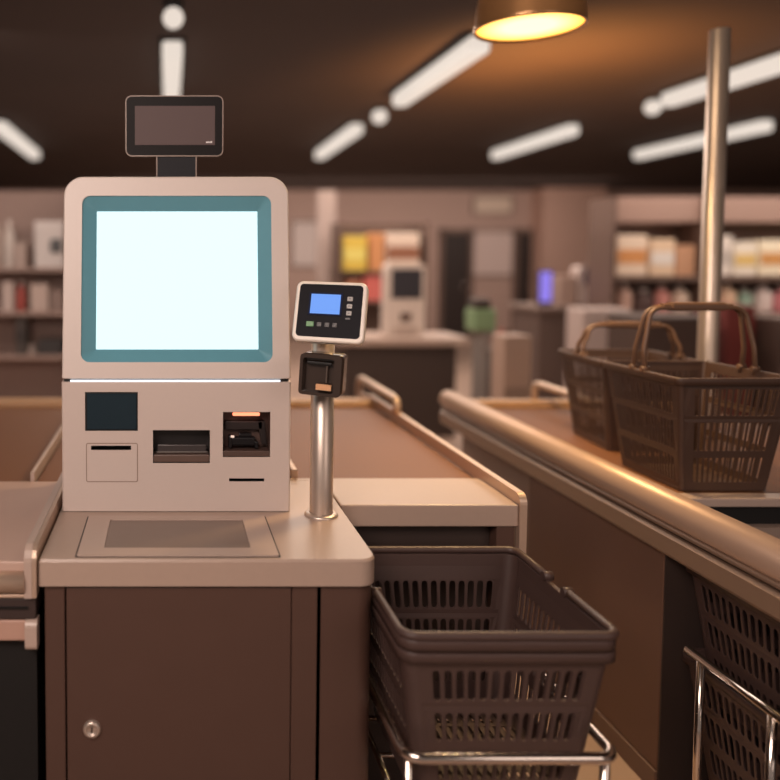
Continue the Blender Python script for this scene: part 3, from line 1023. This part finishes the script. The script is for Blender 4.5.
a, b = at(319, 300, Y=9.7), at(335, 300, Y=9.7)
tp = thing('end_panel', 'tall pale upright end panel just left of the display of bright packs', 'panel', ((a.x + b.x) / 2, 9.8, 0))
B(a.x, b.x, 9.7, 9.9, .06, 2.48, bev=.01).build('panel_board', mat('end_panel_paint', (188, 168, 160), .7), tp)
B(a.x - .03, b.x + .03, 9.66, 9.94, 0, .06, bev=.01).build('panel_foot', M_bgdark, tp)

# --- middle display: shelf with yellow, orange and pink packs
MY = 9.0
d0, d1 = at(338, 300, Y=MY).x, at(428, 300, Y=MY).x
DS = thing('display_shelf', 'brown display shelf of bright packs behind the payment terminal', 'shelving', ((d0 + d1) / 2, MY, 0))
zz = [at(380, y, Y=MY).z for y in (231, 271, 301)]
B(d0, d1, MY + .4, MY + .44, 0, zz[0] + .1).build('back_panel', M_bgbrown, DS)
for z in (zz[1], zz[2], .5):
    B(d0, d1, MY, MY + .4, z - .03, z).build('shelf', M_bgbrown, DS)
for x in (d0, d1 - .03):
    B(x, x + .03, MY + .001, MY + .4, 0, zz[0] + .1).build('side_panel', M_bgbrown, DS)


def bgbox(name, px0, px1, py0, py1, Y, dep, rgb, lab, cat, band=None, z0=None, rough=.5, emit=None, estr=0):
    a, b = at(px0, py1, Y=Y), at(px1, py0, Y=Y)
    mt = mat('bg_%d_%d_%d' % rgb, rgb, rough, var=.03, scale=6)
    return carton(name, a.x, b.x, Y, Y + dep, a.z if z0 is None else z0, b.z, mt, lab, cat, band)


bgbox('snack_bag', 343, 367, 236, 270.8, MY + .03, .2, (226, 196, 84), 'large yellow snack bag on the display shelf behind the terminal', 'bag', pal('yl', (236, 220, 120)), z0=zz[1] + .001)
bgbox('carton', 370, 384, 233, 270.8, MY + .03, .2, (214, 150, 100), 'orange carton beside the yellow snack bag', 'carton', None, z0=zz[1] + .001)
bgbox('carton', 386, 420, 233, 270.8, MY + .03, .2, (230, 208, 190), 'white carton with a brown picture above the far card kiosk', 'carton', pal('brn', (150, 100, 76)), z0=zz[1] + .001)
bgbox('snack_bag', 364, 384, 276, 300.8, MY + .03, .2, (214, 112, 104), 'salmon pink bag on the display shelf beside the terminal', 'bag', None, z0=zz[2] + .001)
bgbox('snack_bag', 346, 361, 280, 300.8, MY + .03, .2, (190, 128, 100), 'tan bag on the display shelf left of the pink bag', 'bag', None, z0=zz[2] + .001)

# --- far counter with a small kiosk
FY = 7.0
c0, c1 = at(338, 345, Y=FY), at(470, 345, Y=FY)
FC = thing('far_counter', 'pale counter with dark base behind the payment terminal', 'counter', ((c0.x + c1.x) / 2, FY, 0))
B(c0.x, c1.x, FY, FY + .6, .84, .92, bev=.02).build('countertop', M_bgcounter, FC)
B(c0.x + .08, c1.x - .1, FY + .06, FY + .55, 0, .84).build('cabinet_body', M_bgdark, FC)


def small_kiosk(px0, px1, py0, py1, Y, z0, lab, rgb_scr, w_body=(222, 206, 196), group=None):
    a, b = at(px0, py1, Y=Y), at(px1, py0, Y=Y)
    o = thing('card_kiosk', lab, 'kiosk', ((a.x + b.x) / 2, Y + .1, z0), group)
    h = b.z - z0
    w = b.x - a.x
    MB().prism(rrect(a.x, b.x, z0, b.z, w * .12, 4), 'y', Y, Y + .18).build('body', mat('kiosk_far_%d' % w_body[0], w_body, .45, var=.01), o)
    B(a.x + w * .12, b.x - w * .10, Y - .008, Y + .01, z0 + h * .52, z0 + h * .93).build('screen', mat('far_screen_%d_%d_%d' % rgb_scr, rgb_scr, .3), o)
    B(a.x + w * .36, b.x - w * .36, Y - .008, Y + .01, z0 + h * .20, z0 + h * .32).build('slot', M_bgbrown, o)
    B(a.x + w * .2, b.x - w * .2, Y - .03, Y + .01, z0 + h * .08, z0 + h * .12).build('ledge', M_bgcounter, o)
    return o


small_kiosk(386, 426, 264, 340, FY + .15, .921, 'small white kiosk with dark screen on the far pale counter', (58, 56, 62))

# --- things right of the far counter
MY2 = 8.2
w0, w1 = at(536, 330, Y=MY2), at(640, 330, Y=MY2)
RC = thing('far_counter', 'grey counter holding the purple display and navy screen kiosk in the distance', 'counter', ((w0.x + w1.x) / 2, MY2, 0))
zc = at(560, 306, Y=MY2).z
B(w0.x, w1.x, MY2, MY2 + .7, zc - .06, zc, bev=.015).build('countertop', mat('far_top_grey', (134, 116, 108), .5), RC)
B(w0.x + .05, w1.x - .05, MY2 + .05, MY2 + .65, 0, zc - .06).build('cabinet_body', mat('far_cab', (104, 88, 82), .5), RC)
o = thing('purple_display', 'small upright display glowing violet on the distant grey counter', 'display', (at(546, 300, Y=MY2 + .1).x, MY2 + .1, zc))
a, b = at(540, 300, Y=MY2 + .1), at(552, 272, Y=MY2 + .1)
B(a.x - .02, b.x + .02, MY2 + .11, MY2 + .15, zc + .001, b.z + .02, bev=.01).build('case', M_bgdark, o)
B(a.x, b.x, MY2 + .1, MY2 + .112, zc + .04, b.z).build('violet_screen', glow('violet', (.30, .22, .85), 1.0), o)
small_kiosk(578, 622, 266, 306, MY2 + .12, zc + .001, 'white kiosk with navy screen on the distant grey counter', (52, 54, 82), (196, 178, 172))
bgbox('carton', 560, 577, 276, 306, MY2 + .12, .2, (176, 150, 138), 'beige carton between the violet display and the navy screen kiosk', 'carton', z0=zc + .001)
bgbox('storage_bin', 582, 632, 309, 350, 7.0, .3, (192, 174, 168), 'large white bin before the distant grey counter', 'bin', z0=0)
bgbox('waste_bin', 503, 532, 336, 402, 5.6, .22, (176, 150, 136), 'tall pale waste bin standing left of the back slatted basket', 'bin', mat('binband', (150, 128, 116), .5), z0=0)
# plant-like display with green pack, grey base, red bag
o = thing('promo_stand', 'slim grey promotion stand with a green panel beside the pale waste bin', 'stand', (at(486, 340, Y=6.6).x, 6.7, 0))
a, b = at(480, 400, Y=6.6), at(500, 332, Y=6.6)
B(a.x, b.x, 6.6, 6.8, .0, b.z, bev=.01).build('stand_body', mat('stand_grey', (140, 132, 128), .5), o)
a, b = at(474, 332, Y=6.58), at(497, 309, Y=6.58)
B(a.x, b.x, 6.58, 6.8, a.z, b.z, bev=.02).build('green_panel', mat('stand_green', (128, 156, 118), .5), o)
a, b = at(475, 309, Y=6.58), at(492, 299, Y=6.58)
B(a.x, b.x, 6.58, 6.75, a.z, b.z, bev=.02).build('dark_topper', M_bgdark, o)
o = thing('red_bag', 'small red bag on a grey stool between promotion stand and pale bin', 'bag', (at(503, 345, Y=6.3).x, 6.3, 0))
a, b = at(498, 348, Y=6.3), at(509, 335, Y=6.3)
MB().prism(rrect(a.x, b.x, a.z, b.z, .02, 3), 'y', 6.3, 6.42).build('pouch', mat('bag_red', (196, 84, 64), .5), o)
MB().tube([(a.x + .02, 6.36, b.z - .01), (a.x + .03, 6.36, b.z + .04), (b.x - .03, 6.36, b.z + .04), (b.x - .02, 6.36, b.z - .01)], .006, 8).build('strap', mat('bag_red', (196, 84, 64), .5), o)
o2 = thing('stool', 'low grey stool under the red bag', 'stool', (at(503, 350, Y=6.3).x, 6.36, 0))
B(a.x - .03, b.x + .03, 6.28, 6.44, a.z - .03, a.z - .001, bev=.006).build('seat', mat('stand_grey', (140, 132, 128), .5), o2)
for lx in (a.x - .02, b.x + .02):
    for ly in (6.295, 6.425):
        MB().tube([(lx, ly, 0), (lx, ly, a.z - .03)], .01, 8).build('leg', M_bgdark, o2)

# wall panels on the back wall
def wall_panel(name, px0, px1, py0, py1, rgb, lab, cat, estr=0):
    Y = WY1 - .05
    a, b = at(px0, py1, Y=Y), at(px1, py0, Y=Y)
    o = thing(name, lab, cat, ((a.x + b.x) / 2, Y, a.z))
    MB().prism(rrect(a.x, b.x, a.z, b.z, .05, 3), 'y', Y, Y + .048).build('panel', mat('wp_%d_%d' % (rgb[0], rgb[1]), rgb, .6, emit=rgb, estr=estr), o)
    m = MB()
    i_ = rrect(a.x, b.x, a.z, b.z, .05, 3)
    o_ = rrect(a.x - .03, b.x + .03, a.z - .03, b.z + .03, .06, 3)
    m.bridge([(x, Y - .01, z) for x, z in i_], [(x, Y - .01, z) for x, z in o_])
    m.bridge([(x, Y - .01, z) for x, z in o_], [(x, Y + .04, z) for x, z in o_])
    m.build('panel_frame', M_walldk, o)


wall_panel('light_panel', 474, 512, 197, 213, (200, 176, 156), 'small cream lit sign panel high on the back wall', 'sign', .12)
wall_panel('wall_poster', 470, 513, 232, 275, (196, 172, 162), 'square pale poster on the back wall under the cream sign', 'poster', .12)
wall_panel('wall_poster', 292, 317, 222, 266, (206, 188, 180), 'pale poster on the wall right behind the kiosk', 'poster', .1)

# --- left background shelving with white goods
LY = 6.6
l0, l1 = -1.9, at(66, 300, Y=LY).x + .12
zl = [at(30, y, Y=LY).z for y in (192, 268, 312, 356)]
LS = thing('store_shelving', 'pale store shelving of white goods left of the kiosk', 'shelving', ((l0 + l1) / 2, LY, 0))
M_lsh = mat('left_shelf', (176, 150, 140), .6)
B(l0, l1, LY + .45, LY + .5, 0, zl[0] + .05).build('back_panel', mat('left_back', (164, 138, 128), .6), LS)
for z in zl[1:]:
    B(l0, l1, LY - .01, LY + .45, z - .03, z, bev=.004).build('shelf', M_lsh, LS)
B(l0, l1, LY + .02, LY + .4, 0, .3).build('shelf_base', M_lsh, LS)
B(l1 - .03, l1, LY, LY + .5, 0, zl[0] + .05).build('side_panel', M_lsh, LS)


def on_shelf(name, px0, px1, py0, s, rgb, lab, cat, kind='box', band=None):
    a, b = at(px0, py0, Y=LY + .08), at(px1, py0, Y=LY + .08)
    z0 = zl[s] + .001
    mt = mat('ls_%d_%d_%d' % rgb, rgb, .5)
    if kind == 'box':
        return carton(name, a.x, b.x, LY + .08, LY + .3, z0, a.z, mt, lab, cat, band)
    return bottle(name, (a.x + b.x) / 2, LY + .15, z0, (b.x - a.x) / 2, a.z - z0, mt, M_bgwhite, lab, cat)


o = on_shelf('appliance', 34, 64, 221, 1, (226, 216, 212), 'large white appliance with dark dial on the upper left shelf', 'appliance')
c = at(56, 246, Y=LY + .07)
MB().lathe([(.05, 0), (.05, .02), (0, .022)], 0, 0, 20)
B(c.x - .05, c.x + .05, LY + .06, LY + .09, c.z - .06, c.z + .06, bev=.02).build('dial', mat('dial_grey', (92, 92, 94), .4), o)
on_shelf('jug', 2, 13, 220, 1, (226, 214, 206), 'white jug at the left edge on the upper left shelf', 'jug', 'bottle')
on_shelf('carton', -14, 0, 226, 1, (210, 190, 180), 'beige carton left of the white jug on the upper shelf', 'carton')
on_shelf('carton', 14, 26, 242, 1, (186, 164, 154), 'taupe carton between the white jug and white appliance', 'carton')
on_shelf('bottle', 15, 24, 281, 2, (190, 96, 88), 'small red bottle on the middle left shelf', 'bottle', 'bottle')
on_shelf('carton', 30, 48, 284, 2, (206, 184, 174), 'pale carton right of the small red bottle', 'carton')
on_shelf('carton', 2, 13, 282, 2, (210, 190, 182), 'pale carton left of the small red bottle', 'carton')
on_shelf('carton', 50, 64, 290, 2, (150, 128, 120), 'brown grey carton on the middle shelf next to the kiosk edge', 'carton')
on_shelf('speaker', 15, 26, 316, 3, (86, 78, 74), 'dark small speaker on the lower left shelf', 'speaker', band=mat('grille', (60, 54, 52), .6))
on_shelf('toaster', 37, 62, 340, 3, (66, 62, 62), 'dark flat toaster on the lower left shelf beside the kiosk', 'toaster')
on_shelf('canister', 27, 34, 345, 3, (206, 186, 176), 'white canister between the dark speaker and dark toaster', 'canister', 'bottle')

# --- low pieces behind the right baskets
bgbox('red_crate', 726, 756, 306, 350, 6.4, .4, (120, 52, 48), 'dark red crate beyond the raised basket handle at right', 'crate', z0=0)
bgbox('chest_freezer', 640, 722, 316, 362, 6.2, .5, (78, 62, 56), 'long dark chest cabinet behind the steel post', 'cabinet', M_bgbrown, z0=0)
bgbox('chest_freezer', 780, 846, 318, 362, 6.2, .5, (84, 68, 62), 'dark chest cabinet right of the dark red crate', 'cabinet', M_bgbrown, z0=0)

# ---------------------------------------------------------------- light
w = bpy.data.worlds.new('world')
bpy.context.scene.world = w
w.use_nodes = True
w.node_tree.nodes['Background'].inputs['Color'].default_value = (1.0, .80, .70, 1)
w.node_tree.nodes['Background'].inputs['Strength'].default_value = .22


def area(name, loc, target, size, power, col, sy=None):
    d = bpy.data.lights.new(name, 'AREA')
    d.energy = power
    d.color = col
    d.size = size
    if sy:
        d.shape = 'RECTANGLE'
        d.size_y = sy
    o = bpy.data.objects.new(name, d)
    C.objects.link(o)
    o.location = loc
    o.rotation_euler = (Vector(target) - Vector(loc)).to_track_quat('-Z', 'Y').to_euler()
    return o


area('key_light', (-.9, -.2, 3.0), (.1, 2.2, 1.3), 1.6, 122, (1, .81, .71))
area('front_fill', (2.2, -.8, 2.0), (.2, 2.2, 1.0), 1.5, 14, (1, .80, .70))
area('lane_light', (1.2, 2.6, 3.05), (1.2, 2.8, .9), .8, 10, (1, .72, .45))
area('wall_fill', (3.5, 14.0, 2.9), (3.5, 16.4, 1.9), 9, 85, (1, .82, .72), 1)  # unseen area lamp, added to brighten the back wall
area('hall_fill', (2.0, 9.5, 3.0), (2.0, 9.5, 0), 6, 245, (1, .83, .72), 5)
area('hall_fill', (6.5, 8.0, 3.0), (6.5, 8.6, 0), 4, 180, (1, .83, .72), 5)
area('hall_fill', (1.4, 5.6, 3.0), (1.4, 5.6, 0), 1.6, 48, (1, .80, .66))  # no fixture here; added to brighten the floor between the lanes
area('hall_fill', (-2.0, 5.0, 3.0), (-2.0, 6.5, 0.6), 2, 45, (1, .85, .76), 2)


def point(name, loc, power, col, r=.1, spot=None, target=None):
    d = bpy.data.lights.new(name, 'SPOT' if spot else 'POINT')
    d.energy = power
    d.color = col
    d.shadow_soft_size = r
    o = bpy.data.objects.new(name, d)
    C.objects.link(o)
    o.location = loc
    if spot:
        d.spot_size = math.radians(spot)
        d.spot_blend = 1.0
        t = Vector(target) - Vector(loc)
        o.rotation_euler = t.to_track_quat('-Z', 'Y').to_euler()
    return o


point('pendant_spot', (LPX, LPY, LPZ - .03), 105, (1, .66, .31), .12, 150, (LPX, LPY, 0))
point('ceiling_glow', (2.6, 5.6, 1.9), 420, (1, .43, .11), .2, 140, (2.85, 6.0, 3.1))  # unseen spot added to warm the ceiling in place of the pendant's halo
area('ceiling_fill', (1.5, 6.0, 1.9), (1.5, 6.0, 3.1), 7, 26, (1, .78, .68), 6)

vs = bpy.context.scene.view_settings
vs.view_transform = 'Standard'
vs.look = 'None'
vs.exposure = 0
vs.gamma = 1
